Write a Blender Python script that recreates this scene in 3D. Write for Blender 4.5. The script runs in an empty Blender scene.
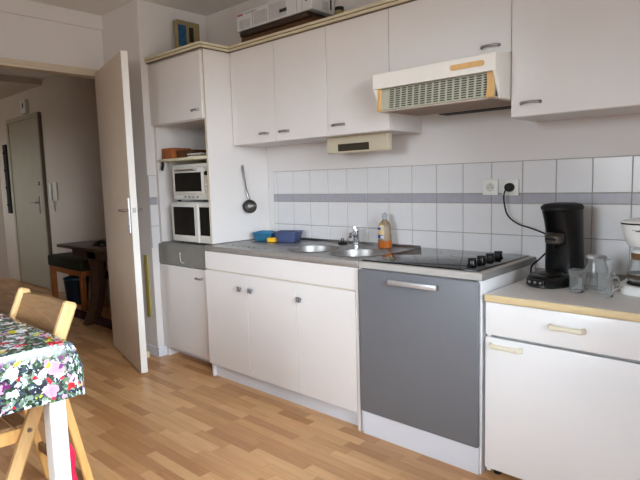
import bpy, bmesh, math, random
from mathutils import Vector, Matrix
random.seed(7)
SC = bpy.context.scene
COL = SC.collection

# ------------------------------------------------------------------ camera, sky, exposure
CAM = Vector((2.747, -2.4979, 1.1967)); YAW, PITCH, ROLL, FPX = -0.742, -0.1094, -0.0279, 544.26
_f = Vector((math.sin(YAW)*math.cos(PITCH), math.cos(YAW)*math.cos(PITCH), math.sin(PITCH)))
_r = Vector((math.cos(YAW), -math.sin(YAW), 0)); _u = _r.cross(_f)
RIGHT = math.cos(ROLL)*_r + math.sin(ROLL)*_u; UP = -math.sin(ROLL)*_r + math.cos(ROLL)*_u
cd = bpy.data.cameras.new('camera'); cam = bpy.data.objects.new('camera', cd); COL.objects.link(cam)
cd.sensor_width = 36; cd.lens = FPX*36/640; cd.clip_start = .02
cam.matrix_world = Matrix(((RIGHT.x, UP.x, -_f.x, CAM.x), (RIGHT.y, UP.y, -_f.y, CAM.y), (RIGHT.z, UP.z, -_f.z, CAM.z), (0, 0, 0, 1)))
SC.camera = cam
w = bpy.data.worlds.new('sky'); SC.world = w; w.use_nodes = True
# overcast sky above the horizon, duller ground below it
_wt = w.node_tree; _tc = _wt.nodes.new('ShaderNodeTexCoord'); _sp = _wt.nodes.new('ShaderNodeSeparateXYZ'); _cr = _wt.nodes.new('ShaderNodeValToRGB')
_wt.links.new(_tc.outputs['Generated'], _sp.inputs[0]); _wt.links.new(_sp.outputs['Z'], _cr.inputs[0]); _wt.links.new(_cr.outputs[0], _wt.nodes['Background'].inputs[0])
_cr.color_ramp.elements[0].position = .0; _cr.color_ramp.elements[0].color = (.24, .235, .22, 1); _cr.color_ramp.elements[1].position = .03; _cr.color_ramp.elements[1].color = (.80, .905, 1.0, 1)
_wt.nodes['Background'].inputs[1].default_value = 9.0
def portal(name, loc, rot, sx, sy):
    l = bpy.data.lights.new(name, 'AREA'); l.shape = 'RECTANGLE'; l.size = sx; l.size_y = sy; l.cycles.is_portal = True
    o = bpy.data.objects.new(name, l); COL.objects.link(o); o.location = loc; o.rotation_euler = rot
WX = 3.08
FWIN = (.95, 2.05, .85, 2.15)        # unseen window set for the light: x0 x1 z0 z1 in the wall behind the camera
FY = -4.0
WIN = (-2.60, -1.0, .60, 2.10)      # kitchen window: y0 y1 z0 z1 in the right wall
HWIN = (-5.2, -4.35, .95, 2.05)       # hall window: x0 x1 z0 z1 in the hall's near wall
portal('window_portal', (WX+.06, (WIN[0]+WIN[1])/2, (WIN[2]+WIN[3])/2), (0, math.pi/2, 0), WIN[3]-WIN[2], WIN[1]-WIN[0])
portal('front_portal', ((FWIN[0]+FWIN[1])/2, FY-.06, (FWIN[2]+FWIN[3])/2), (math.pi/2, 0, 0), FWIN[1]-FWIN[0], FWIN[3]-FWIN[2])
portal('hall_portal', ((HWIN[0]+HWIN[1])/2, -2.46, (HWIN[2]+HWIN[3])/2), (math.pi/2, 0, 0), HWIN[1]-HWIN[0], HWIN[3]-HWIN[2])
vs = SC.view_settings; vs.view_transform = 'Standard'; vs.look = 'None'; vs.gamma = 1; vs.use_curve_mapping = False
vs.exposure = 1.40
SC.cycles.max_bounces = 14; SC.cycles.diffuse_bounces = 8; SC.cycles.transparent_max_bounces = 16; SC.cycles.use_denoising = True
SC.cycles.sample_clamp_indirect = 6

# ------------------------------------------------------------------ materials
MATS = {}
def lin(c): return tuple((v/12.92 if v <= .04045 else ((v+.055)/1.055)**2.4) for v in c)
def mat(name, rgb, rough=.5, metal=0., var=.03, scale=6., bump=0., bscale=80., stretch=None, spec=.5, coat=0., trans=0., ior=1.45, rand=0.):
    """principled material; rgb in sRGB 0..1; soft procedural variation, optional fine relief"""
    if name in MATS: return MATS[name]
    m = bpy.data.materials.new(name); m.use_nodes = True; MATS[name] = m
    nt = m.node_tree; N = nt.nodes; L = nt.links; b = N['Principled BSDF']
    b.inputs['Roughness'].default_value = rough; b.inputs['Metallic'].default_value = metal
    b.inputs['Specular IOR Level'].default_value = spec; b.inputs['Coat Weight'].default_value = coat
    b.inputs['Transmission Weight'].default_value = trans; b.inputs['IOR'].default_value = ior
    c = lin(rgb); tc = N.new('ShaderNodeTexCoord'); mp = N.new('ShaderNodeMapping'); L.new(tc.outputs['Object'], mp.inputs[0])
    if stretch: mp.inputs['Scale'].default_value = stretch
    nz = N.new('ShaderNodeTexNoise'); nz.inputs['Scale'].default_value = scale; nz.inputs['Detail'].default_value = 4
    L.new(mp.outputs[0], nz.inputs['Vector'])
    cr = N.new('ShaderNodeValToRGB'); cr.color_ramp.elements[0].position = .3; cr.color_ramp.elements[1].position = .7
    cr.color_ramp.elements[0].color = tuple(max(0, v*(1-var*2)) for v in c)+(1,); cr.color_ramp.elements[1].color = tuple(min(1, v*(1+var)) for v in c)+(1,)
    L.new(nz.outputs['Fac'], cr.inputs[0]); out = cr.outputs[0]
    if rand:
        oi = N.new('ShaderNodeObjectInfo'); hs = N.new('ShaderNodeHueSaturation'); mr = N.new('ShaderNodeMapRange')
        mr.inputs['To Min'].default_value = 1-rand; mr.inputs['To Max'].default_value = 1+rand
        L.new(oi.outputs['Random'], mr.inputs['Value']); L.new(mr.outputs[0], hs.inputs['Value']); L.new(out, hs.inputs['Color']); out = hs.outputs[0]
    L.new(out, b.inputs['Base Color'])
    if bump:
        n2 = N.new('ShaderNodeTexNoise'); n2.inputs['Scale'].default_value = bscale; L.new(mp.outputs[0], n2.inputs['Vector'])
        bp = N.new('ShaderNodeBump'); bp.inputs['Strength'].default_value = bump; bp.inputs['Distance'].default_value = .002
        L.new(n2.outputs['Fac'], bp.inputs['Height']); L.new(bp.outputs[0], b.inputs['Normal'])
    return m
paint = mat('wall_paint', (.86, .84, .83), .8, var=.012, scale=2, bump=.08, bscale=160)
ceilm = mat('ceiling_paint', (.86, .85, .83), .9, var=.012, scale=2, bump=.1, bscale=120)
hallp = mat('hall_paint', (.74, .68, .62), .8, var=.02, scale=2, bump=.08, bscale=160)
tilem = mat('glazed_tile', (.85, .84, .84), .22, var=.01, scale=20, rand=.012)
stripm = mat('grey_border_tile', (.64, .63, .66), .25, var=.03, scale=30, rand=.02)
groutm = mat('grout', (.63, .60, .57), .9, var=.06, scale=30)
white = mat('white_melamine', (.88, .86, .85), .42, var=.008, scale=4)
white2 = mat('white_gloss_melamine', (.955, .955, .96), .26, var=.006, scale=4)
inner = mat('cabinet_edge_cream', (.80, .76, .68), .5, var=.02)
cream = mat('cream_moulding', (.84, .80, .69), .5, var=.03)
creamh = mat('pale_cream_plastic', (.90, .87, .78), .4, var=.02)
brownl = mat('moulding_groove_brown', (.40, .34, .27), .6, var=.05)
greyp = mat('grey_lacquer', (.44, .445, .465), .38, var=.015, scale=5)
greypanel = mat('grey_panel', (.50, .49, .47), .5, var=.04, scale=14)
hgrey = mat('dark_pewter', (.58, .58, .58), .38, .7, var=.08, scale=40)
chrome = mat('chrome', (.80, .80, .82), .14, 1.)
steel = mat('brushed_steel', (.64, .63, .62), .33, 1., var=.05, scale=30, stretch=(1, 20, 20))
ladlem = mat('dull_steel', (.46, .45, .44), .3, 1., var=.1, scale=30)
lipm = mat('satin_lip_steel', (.78, .77, .76), .38, .85, var=.04, scale=30)
bowlm = mat('satin_bowl_steel', (.62, .61, .60), .42, 1., var=.04, scale=30)
alu = mat('satin_aluminium', (.82, .82, .83), .35, .7, var=.02)
black = mat('black_plastic', (.022, .022, .025), .28, var=.1)
blackm = mat('matte_black', (.03, .03, .03), .6, var=.1)
glassk = mat('black_hob_glass', (.03, .03, .033), .06, var=.02, spec=.6)
darkw = mat('dark_window_glass', (.07, .07, .07), .12, var=.1)
makerw = mat('coffee_maker_white', (.93, .93, .92), .35, var=.01)
appw = mat('appliance_white', (.82, .81, .78), .4, var=.02)
hoodw = mat('hood_cream_white', (.92, .90, .87), .4, var=.01)
hoodg = mat('hood_grille_greenish', (.70, .70, .63), .5, var=.03)
tanp = mat('yellowed_plastic', (.86, .68, .44), .45, var=.05, scale=30)
beige = mat('aged_beige_plastic', (.78, .74, .65), .5, var=.03)
doorm = mat('door_cream_paint', (.80, .735, .66), .55, var=.015, scale=3)
doore = mat('door_edge_white', (.90, .885, .86), .5, var=.01)
framem = mat('frame_beige_paint', (.80, .74, .66), .5, var=.02)
plinth = mat('white_plinth', (.86, .87, .90), .45, var=.01)
lam = mat('white_laminate_top', (.88, .87, .86), .4, var=.015, scale=40)
beech = mat('beech_edge', (.89, .80, .62), .5, var=.06, scale=12, stretch=(1, 8, 8))
chairw = mat('pale_beech_wood', (.86, .66, .40), .5, var=.07, scale=10, stretch=(6, 6, 1))
chairtop = mat('pale_post_wood', (.86, .70, .48), .5, var=.05, scale=10, stretch=(6, 6, 1))  # posts a little paler than the chair's legs
slatw = mat('shaded_slat_wood', (.56, .42, .28), .5, var=.1, scale=14, stretch=(1, 8, 8))  # chair wood darkened, the shade on slats and back is in the colour
darkwood = mat('dark_walnut', (.24, .145, .10), .4, var=.15, scale=10, stretch=(1, 6, 6))
orangew = mat('orange_pine', (.66, .38, .16), .5, var=.1, scale=10, stretch=(6, 6, 1))
tablew = mat('white_table_paint', (.92, .92, .92), .45, var=.01)
carton = mat('white_carton', (.82, .81, .81), .7, var=.02)
cartong = mat('carton_picture_grey', (.73, .725, .72), .7, var=.06, scale=25)
cartonl = mat('carton_line_grey', (.58, .57, .57), .7, var=.1, scale=25)
redink = mat('red_print', (.70, .22, .24), .6, var=.05)
blackink = mat('black_print', (.10, .10, .10), .6)
kraft = mat('kraft_card', (.56, .49, .35), .8, var=.06, scale=14)
bluec = mat('blue_packet', (.12, .33, .48), .4, var=.25, scale=30)
woodbrown = mat('brown_wood_box', (.33, .20, .10), .5, var=.2, scale=8, stretch=(1, 6, 6))
orangebox = mat('orange_brown_card', (.62, .34, .15), .6, var=.15, scale=20)
yellowp = mat('yellow_plastic', (.66, .60, .32), .5, var=.06)
bluep = mat('light_blue_plastic', (.17, .40, .52), .35, var=.08)
indigo = mat('blue_violet_plastic', (.27, .31, .45), .35, var=.08)
sponge = mat('yellow_sponge', (.86, .66, .16), .9, var=.15, scale=60, bump=.5)
redcloth = mat('pink_red_cloth', (.84, .10, .28), .8, var=.1, scale=20)
greencush = mat('dark_olive_cushion', (.20, .20, .13), .9, var=.2, scale=30, bump=.3)
bindark = mat('dark_blue_bin', (.07, .12, .16), .5, var=.1)
rugm = mat('dark_red_rug', (.28, .09, .10), .95, var=.3, scale=40, bump=.5)
farwall = mat('hall_far_door', (.60, .555, .48), .6, var=.02)
coffeeg = mat('brown_coffee_plastic', (.50, .36, .24), .4, var=.05)
nickel = mat('emblem_grey', (.42, .43, .45), .4, .3)

def glassmat(name, tint=(1, 1, 1), rough=.02):
    m = bpy.data.materials.new(name); m.use_nodes = True; MATS[name] = m; b = m.node_tree.nodes['Principled BSDF']
    b.inputs['Base Color'].default_value = (*lin(tint), 1); b.inputs['Transmission Weight'].default_value = .90  # partial transmission leaves a pale haze standing in for window reflections
    b.inputs['Roughness'].default_value = rough; b.inputs['IOR'].default_value = 1.30
    return m
clear = glassmat('clear_glass_hazed', (.95, .96, .96))
soapm = glassmat('orange_soap_liquid', (.92, .50, .12), .1)
def panemat():
    m = bpy.data.materials.new('thin_pane'); m.use_nodes = True; nt = m.node_tree; N = nt.nodes; L = nt.links
    N.remove(N['Principled BSDF']); t = N.new('ShaderNodeBsdfTransparent'); g = N.new('ShaderNodeBsdfGlossy'); g.inputs['Roughness'].default_value = .02
    fr = N.new('ShaderNodeFresnel'); mx = N.new('ShaderNodeMixShader'); L.new(fr.outputs[0], mx.inputs[0]); L.new(t.outputs[0], mx.inputs[1]); L.new(g.outputs[0], mx.inputs[2])
    L.new(mx.outputs[0], N['Material Output'].inputs[0]); return m
panem = panemat()

def floormat():
    """laminate strip: tone from object / island random, long grain along x"""
    m = bpy.data.materials.new('oak_laminate'); m.use_nodes = True; nt = m.node_tree; N = nt.nodes; L = nt.links; b = N['Principled BSDF']
    b.inputs['Roughness'].default_value = .34; b.inputs['Specular IOR Level'].default_value = .5
    ge = N.new('ShaderNodeNewGeometry'); oi = N.new('ShaderNodeObjectInfo'); ad = N.new('ShaderNodeMath'); ad.operation = 'ADD'
    L.new(ge.outputs['Random Per Island'], ad.inputs[0]); L.new(oi.outputs['Random'], ad.inputs[1]); fr = N.new('ShaderNodeMath'); fr.operation = 'FRACT'; L.new(ad.outputs[0], fr.inputs[0])
    cr = N.new('ShaderNodeValToRGB'); e = cr.color_ramp.elements
    e[0].position = 0; e[0].color = (*lin((.70, .50, .325)), 1); e[1].position = 1; e[1].color = (*lin((.86, .68, .485)), 1)
    x = e.new(.5); x.color = (*lin((.785, .595, .405)), 1)
    L.new(fr.outputs[0], cr.inputs[0])
    mp = N.new('ShaderNodeMapping'); mp.inputs['Scale'].default_value = (2.5, 40, 1); L.new(ge.outputs['Position'], mp.inputs[0])
    cb = N.new('ShaderNodeVectorMath'); cb.operation = 'ADD'; sv = N.new('ShaderNodeCombineXYZ'); mu = N.new('ShaderNodeMath'); mu.operation = 'MULTIPLY'; mu.inputs[1].default_value = 37
    L.new(fr.outputs[0], mu.inputs[0]); L.new(mu.outputs[0], sv.inputs[2]); L.new(mp.outputs[0], cb.inputs[0]); L.new(sv.outputs[0], cb.inputs[1])
    nz = N.new('ShaderNodeTexNoise'); nz.inputs['Scale'].default_value = 2; nz.inputs['Detail'].default_value = 5; L.new(cb.outputs[0], nz.inputs['Vector'])
    mr = N.new('ShaderNodeMapRange'); mr.inputs['From Min'].default_value = .3; mr.inputs['From Max'].default_value = .7; mr.inputs['To Min'].default_value = .88; mr.inputs['To Max'].default_value = 1.08; L.new(nz.outputs['Fac'], mr.inputs['Value'])
    hs = N.new('ShaderNodeHueSaturation'); L.new(mr.outputs[0], hs.inputs['Value']); L.new(cr.outputs[0], hs.inputs['Color']); L.new(hs.outputs[0], b.inputs['Base Color'])
    return m
oak = floormat()

def clothmat():
    """printed flower oilcloth: dark green ground, scattered blooms of white, pink, red, yellow and violet"""
    m = bpy.data.materials.new('flower_print_cloth'); m.use_nodes = True; nt = m.node_tree; N = nt.nodes; L = nt.links; b = N['Principled BSDF']
    b.inputs['Roughness'].default_value = .24; b.inputs['Specular IOR Level'].default_value = .9
    tc = N.new('ShaderNodeTexCoord'); uv = tc.outputs['UV']
    nz = N.new('ShaderNodeTexNoise'); nz.inputs['Scale'].default_value = 34; nz.inputs['Detail'].default_value = 3; L.new(uv, nz.inputs['Vector'])
    sc = N.new('ShaderNodeVectorMath'); sc.operation = 'SCALE'; sc.inputs['Scale'].default_value = .05; L.new(nz.outputs['Color'], sc.inputs[0])
    ad = N.new('ShaderNodeVectorMath'); L.new(uv, ad.inputs[0]); L.new(sc.outputs[0], ad.inputs[1])
    def ramp(stops, const=True):
        c = N.new('ShaderNodeValToRGB'); c.color_ramp.interpolation = 'CONSTANT' if const else 'LINEAR'; el = c.color_ramp.elements
        while len(el) > 1: el.remove(el[-1])
        el[0].position = stops[0][0]; el[0].color = (*lin(stops[0][1]), 1)
        for p, col in stops[1:]: k = el.new(p); k.color = (*lin(col), 1)
        return c
    v0 = N.new('ShaderNodeTexVoronoi'); v0.inputs['Scale'].default_value = 110; L.new(ad.outputs[0], v0.inputs['Vector'])
    s0 = N.new('ShaderNodeSeparateColor'); L.new(v0.outputs['Color'], s0.inputs[0])
    g = ramp([(0, (.08, .10, .14)), (.16, (.16, .26, .18)), (.30, (.28, .40, .26)), (.42, (.12, .14, .24)), (.54, (.50, .58, .52)), (.68, (.36, .46, .34)), (.78, (.74, .80, .80)), (.90, (.24, .28, .38))]); L.new(s0.outputs[0], g.inputs[0])
    last = g.outputs[0]
    for scale, rad, seed in ((15, .33, 0), (23, .30, 3.7), (38, .30, 9.1)):
        of = N.new('ShaderNodeVectorMath'); L.new(ad.outputs[0], of.inputs[0]); of.inputs[1].default_value = (seed, seed*.6, 0)
        v = N.new('ShaderNodeTexVoronoi'); v.inputs['Scale'].default_value = scale; L.new(of.outputs[0], v.inputs['Vector'])
        lt = N.new('ShaderNodeMath'); lt.operation = 'LESS_THAN'; lt.inputs[1].default_value = rad; L.new(v.outputs['Distance'], lt.inputs[0])
        s = N.new('ShaderNodeSeparateColor'); L.new(v.outputs['Color'], s.inputs[0])
        c = ramp([(0, (.93, .92, .93)), (.22, (.82, .12, .18)), (.36, (.90, .62, .76)), (.52, (.86, .84, .20)), (.62, (.94, .94, .95)), (.76, (.46, .14, .42)), (.86, (.80, .86, .92))]); L.new(s.outputs[0], c.inputs[0])
        pet = N.new('ShaderNodeMapRange'); pet.inputs['From Max'].default_value = rad; pet.inputs['To Min'].default_value = .65; pet.inputs['To Max'].default_value = 1.05; L.new(v.outputs['Distance'], pet.inputs['Value'])
        hs = N.new('ShaderNodeHueSaturation'); L.new(pet.outputs[0], hs.inputs['Value']); L.new(c.outputs[0], hs.inputs['Color'])
        mx = N.new('ShaderNodeMix'); mx.data_type = 'RGBA'; L.new(lt.outputs[0], mx.inputs['Factor']); L.new(last, mx.inputs[6]); L.new(hs.outputs[0], mx.inputs[7]); last = mx.outputs[2]
    L.new(last, b.inputs['Base Color'])
    return m
clothm = clothmat()

# ------------------------------------------------------------------ mesh helpers
def bm_new(): return bmesh.new()
def merge(bm, t, M=None):
    me = bpy.data.meshes.new('t'); t.to_mesh(me); t.free()
    if M is not None: me.transform(M)
    bm.from_mesh(me); bpy.data.meshes.remove(me); return bm
def box(x0, x1, y0, y1, z0, z1, bev=0., seg=1, bm=None, M=None):
    t = bmesh.new(); bmesh.ops.create_cube(t, size=1)
    for v in t.verts: v.co = Vector(((x0+x1)/2+v.co.x*(x1-x0), (y0+y1)/2+v.co.y*(y1-y0), (z0+z1)/2+v.co.z*(z1-z0)))
    if bev: bmesh.ops.bevel(t, geom=list(t.edges), offset=bev, segments=seg, affect='EDGES', profile=.5)
    return merge(bm or bmesh.new(), t, M)
def tube(pts, r, n=8, bm=None, M=None, closed=False, flat=1.):
    """swept tube; r a number or a list"""
    t = bmesh.new(); P = [Vector(p) for p in pts]; rings = []; up = None
    for i, p in enumerate(P):
        d = (P[min(i+1, len(P)-1)]-P[max(i-1, 0)]) if not closed else (P[(i+1) % len(P)]-P[i-1])
        d.normalize()
        if up is None: up = Vector((0, 0, 1)) if abs(d.z) < .9 else Vector((0, 1, 0))
        a = d.cross(up).normalized(); b2 = a.cross(d).normalized(); up = b2
        rr = r[i] if isinstance(r, (list, tuple)) else r
        rings.append([t.verts.new(p+a*math.cos(k*2*math.pi/n)*rr+b2*math.sin(k*2*math.pi/n)*rr*flat) for k in range(n)])
    m = len(rings)
    for i in range(m if closed else m-1):
        A, B = rings[i], rings[(i+1) % m]
        for k in range(n): t.faces.new((A[k], A[(k+1) % n], B[(k+1) % n], B[k]))
    if not closed: t.faces.new(rings[0][::-1]); t.faces.new(rings[-1])
    bmesh.ops.recalc_face_normals(t, faces=t.faces)
    return merge(bm or bmesh.new(), t, M)
def lathe(prof, c=(0, 0, 0), n=24, bm=None, M=None, cap=True, sx=1., sy=1.):
    """prof: list of (radius, z); closes ends when cap"""
    t = bmesh.new(); rings = []
    for r, z in prof: rings.append([t.verts.new((c[0]+sx*r*math.cos(k*2*math.pi/n), c[1]+sy*r*math.sin(k*2*math.pi/n), c[2]+z)) for k in range(n)])
    for A, B in zip(rings, rings[1:]):
        for k in range(n): t.faces.new((A[k], A[(k+1) % n], B[(k+1) % n], B[k]))
    if cap: t.faces.new(rings[0][::-1]); t.faces.new(rings[-1])
    bmesh.ops.recalc_face_normals(t, faces=t.faces)
    return merge(bm or bmesh.new(), t, M)
def prism(poly, a0, a1, axis='x', bm=None, M=None, bev=0.):
    """extrude a 2D polygon: axis x -> poly in (y,z); y -> (x,z); z -> (x,y)"""
    t = bmesh.new()
    def P(a, p): return {'x': (a, p[0], p[1]), 'y': (p[0], a, p[1]), 'z': (p[0], p[1], a)}[axis]
    A = [t.verts.new(P(a0, p)) for p in poly]; B = [t.verts.new(P(a1, p)) for p in poly]; n = len(poly)
    t.faces.new(A); t.faces.new(B[::-1])
    for k in range(n): t.faces.new((A[k], A[(k+1) % n], B[(k+1) % n], B[k]))
    bmesh.ops.recalc_face_normals(t, faces=t.faces)
    if bev: bmesh.ops.bevel(t, geom=list(t.edges), offset=bev, segments=1, affect='EDGES')
    return merge(bm or bmesh.new(), t, M)
def cyl_between(a, b, r, n=12, bm=None): return tube([a, b], r, n, bm)
def bar(a, b, wx, wn, side=(1, 0, 0), bm=None, bev=.002):
    """rectangular bar from a to b: width wx along side, wn across"""
    a, b = Vector(a), Vector(b); d = (b-a); L = d.length; d.normalize(); s = Vector(side); s = (s-d*s.dot(d)).normalized(); n = d.cross(s)
    M = Matrix(((s.x, n.x, d.x, a.x), (s.y, n.y, d.y, a.y), (s.z, n.z, d.z, a.z), (0, 0, 0, 1)))
    return box(-wx/2, wx/2, -wn/2, wn/2, 0, L, bev, 1, bm, M)
ORG = {}
def smooth_by_angle(me, ang=math.radians(35)):
    bm = bmesh.new(); bm.from_mesh(me)
    for f in bm.faces: f.smooth = True
    for e in bm.edges: e.smooth = len(e.link_faces) == 2 and e.calc_face_angle(0) < ang
    bm.to_mesh(me); bm.free()
def obj(name, bm, m, parent=None, smooth=True):
    me = bpy.data.meshes.new(name); bm.to_mesh(me); bm.free()
    if smooth: smooth_by_angle(me)
    o = bpy.data.objects.new(name, me); COL.objects.link(o); me.materials.append(m)
    if parent is not None: off = ORG[parent.name]; o.parent = parent
    else:
        xs = [v.co for v in me.vertices]
        off = Vector(((min(v.x for v in xs)+max(v.x for v in xs))/2, (min(v.y for v in xs)+max(v.y for v in xs))/2, min(v.z for v in xs))); o.location = off
    me.transform(Matrix.Translation(-off)); ORG[o.name] = off
    return o
def tag(o, label, cat, group=None):
    o['label'] = label; o['category'] = cat
    if group: o['group'] = group
    return o
def thing(name, label, cat, loc, group=None):
    o = bpy.data.objects.new(name, None); COL.objects.link(o); o.location = loc; o.empty_display_size = .05; ORG[o.name] = Vector(loc)
    return tag(o, label, cat, group)
def struct(name, bm, m, label=None):
    o = obj(name, bm, m, None, False); o['kind'] = 'structure'
    if label: o['label'] = label
    return o

# ------------------------------------------------------------------ setting
CEIL = 2.40
floor = struct('floor', box(-5.4, 3.9, -4.3, .13, -.12, -.006), mat('underlay', (.25, .17, .11), .9), 'oak strip laminate floor running along the kitchen units')
# laminate strips: strips of one width, running along x, staggered
SW, strips = .052, []
random.seed(3)
y = -4.2
row = 0
while y < .04:
    x = -5.35 - random.random()*.45
    while x < 3.8:
        L_ = random.choice((.22, .27, .32, .37))
        inside = not (y > -.02 and x > -1.2)
        if inside: strips.append((x, x+L_, y, y+SW))
        x += L_
    y += SW; row += 1
def projpx(p):
    d = Vector(p)-CAM; z = d.dot(_f)
    if z < .1: return None
    return (320+FPX*d.dot(RIGHT)/z, 240-FPX*d.dot(UP)/z)
def score(s):
    c = ((s[0]+s[1])/2, (s[2]+s[3])/2, 0); p = projpx(c)
    if p is None or not (-25 < p[0] < 665 and 0 < p[1] < 505): return 0
    if c[1] > -.50 and c[0] > -.6: return 0
    if c[1] > -.56 and -1.17 < c[0] < -.6: return 0
    if c[0] > 1.85 and c[1] > -1.0 and c[0] > 1.9: return 0
    if c[0] < -1.1: return 1e-3/(-c[0])
    d = Vector(c)-CAM; return 1/d.length**3
strips.sort(key=score, reverse=True)
near = [s for s in strips[:300] if score(s) > 0]; rest = strips[len(near):]
cache = {}
def stripbox(L_, bm=None, o=(0, 0)):
    return box(o[0]+.0004, o[0]+L_-.0004, o[1]+.0004, o[1]+SW-.0004, -.007, 0, .0006, 1, bm)
for s in near:
    k = round(s[1]-s[0], 3)
    if k not in cache:
        me = bpy.data.meshes.new('plank'); b = stripbox(k); b.to_mesh(me); b.free(); me.materials.append(oak); cache[k] = me
    o = bpy.data.objects.new('plank', cache[k]); COL.objects.link(o); o.parent = floor; o.location = Vector((s[0], s[2], 0))-ORG[floor.name]
t = bmesh.new()
for s in rest:
    q = [(s[0]+.0004, s[2]+.0004), (s[1]-.0004, s[2]+.0004), (s[1]-.0004, s[3]-.0004), (s[0]+.0004, s[3]-.0004)]
    vs_ = [t.verts.new((a, b, 0)) for a, b in q]; lo = [t.verts.new((a, b, -.006)) for a, b in q]
    t.faces.new(vs_)
    for k in range(4): t.faces.new((lo[k], lo[(k+1) % 4], vs_[(k+1) % 4], vs_[k]))
o = obj('distant_planks', t, oak, floor, False); o['kind'] = 'stuff'

struct('ceiling', box(-5.4, 3.9, -4.3, .13, CEIL, CEIL+.1), ceilm)
NOOK = 2.70
wb = struct('wall_back', box(-.7, NOOK+.12, 0, .12, 0, CEIL), paint, 'white painted wall with a band of tiles behind the worktop')
pier = bmesh.new(); box(-1.17, -.6, -.55, 0, 0, CEIL, 0, 1, pier)
wl = struct('wall_left', pier, paint)
struct('wall_shade_pier', box(NOOK, NOOK+.12, -.92, 0, 0, CEIL), paint)  # unseen pier, added to shade the right end of the units
b = box(NOOK+.12, WX, -.92, -.82, 0, CEIL); struct('wall_return', b, paint)  # joins the added shading pier to the right wall
b = bmesh.new(); y0, y1, z0, z1 = WIN
box(WX, WX+.12, -4.2, y0, 0, CEIL, 0, 1, b); box(WX, WX+.12, y1, -.82, 0, CEIL, 0, 1, b); box(WX, WX+.12, y0, y1, 0, z0, 0, 1, b); box(WX, WX+.12, y0, y1, z1, CEIL, 0, 1, b)
struct('wall_right', b, paint)
b = bmesh.new(); x0, x1, z0, z1 = FWIN
box(-1.17, x0, FY-.1, FY, 0, CEIL, 0, 1, b); box(x1, WX+.12, FY-.1, FY, 0, CEIL, 0, 1, b); box(x0, x1, FY-.1, FY, 0, z0, 0, 1, b); box(x0, x1, FY-.1, FY, z1, CEIL, 0, 1, b)
struct('wall_front', b, paint)
DY0, DY1, DZ = -1.42, -.568, 1.99          # doorway
b = bmesh.new(); box(-1.17, -1.1, DY1, -.55, 0, CEIL, 0, 1, b); box(-1.17, -1.1, DY0, DY1, DZ, CEIL, 0, 1, b); box(-1.17, -1.1, -4.2, DY0, 0, CEIL, 0, 1, b)
struct('wall_doorway', b, paint)
struct('trim_1', box(-1.1, -1.082, -4.2, -.55, 2.302, CEIL), paint, 'shallow painted band along the ceiling above the doorway')
# door frame
b = bmesh.new(); box(-1.185, -1.085, DY0, DY1, DZ-.018, DZ, 0, 1, b); box(-1.185, -1.085, DY1, DY1+.018, 0, DZ+.0, 0, 1, b); box(-1.185, -1.085, DY0-.018, DY0, 0, DZ, 0, 1, b)
box(-1.1, -1.083, DY0-.03, DY1+.03, DZ, DZ+.030, .003, 1, b); box(-1.1, -1.088, DY0-.05, DY0, 0, DZ+.03, .003, 1, b); box(-1.1, -1.088, DY1+.018, DY1+.045, 0, DZ+.03, .003, 1, b)
struct('trim_2', b, framem, 'beige painted frame around the doorway')
# window in the right wall (behind the camera's right shoulder)
def window(name, plane, a0, a1, z0, z1, pos):
    fr = bmesh.new(); 
    def bx(p0, p1, q0, q1, c=fr, d=.05):
        if plane == 'x': box(pos, pos+d, p0, p1, q0, q1, .003, 1, c)
        else: box(p0, p1, pos, pos+d, q0, q1, .003, 1, c)
    bx(a0, a0+.06, z0, z1); bx(a1-.06, a1, z0, z1); bx(a0, a1, z0, z0+.06); bx(a0, a1, z1-.06, z1); bx((a0+a1)/2-.04, (a0+a1)/2+.04, z0, z1)
    o = struct(name, fr, tablew)
    for k in range(2):
        c = bmesh.new(); p0 = a0+.06 if k == 0 else (a0+a1)/2+.04; p1 = (a0+a1)/2-.04 if k == 0 else a1-.06
        if plane == 'x': box(pos+.022, pos+.026, p0, p1, z0+.06, z1-.06, 0, 1, c)
        else: box(p0, p1, pos+.022, pos+.026, z0+.06, z1-.06, 0, 1, c)
        obj('pane', c, panem, o, False)
window('window_1', 'x', *WIN, WX+.03)
window('window_2', 'y', *HWIN, -2.44)
window('window_3', 'y', *FWIN, FY-.05)
# hall
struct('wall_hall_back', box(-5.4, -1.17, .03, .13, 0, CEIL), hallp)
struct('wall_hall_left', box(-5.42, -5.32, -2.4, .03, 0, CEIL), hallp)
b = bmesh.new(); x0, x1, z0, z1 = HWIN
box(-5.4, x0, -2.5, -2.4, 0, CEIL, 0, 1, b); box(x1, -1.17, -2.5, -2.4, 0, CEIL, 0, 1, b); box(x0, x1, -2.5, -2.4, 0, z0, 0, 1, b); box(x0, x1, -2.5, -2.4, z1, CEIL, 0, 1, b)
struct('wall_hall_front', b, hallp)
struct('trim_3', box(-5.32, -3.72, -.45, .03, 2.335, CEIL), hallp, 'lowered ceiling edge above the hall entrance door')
d2 = struct('door_2', box(-4.76, -3.87, .0, .03, .01, 2.0, .004), farwall, 'closed pale entrance door at the end of the dim hall')
b = bmesh.new(); box(-4.81, -4.76, -.012, .03, 0, 2.05, .004, 1, b); box(-3.87, -3.81, -.012, .03, 0, 2.05, .004, 1, b); box(-4.76, -3.87, -.012, .03, 2.0, 2.05, .004, 1, b); obj('door_frame', b, farwall, d2)
b = bmesh.new(); box(-3.995, -3.955, -.008, .0, .90, 1.10, .002, 1, b); tube([(-3.975, 0, 1.03), (-3.975, -.045, 1.03), (-4.09, -.05, 1.03)], .009, 8, b); obj('handle', b, hgrey, d2)
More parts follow.
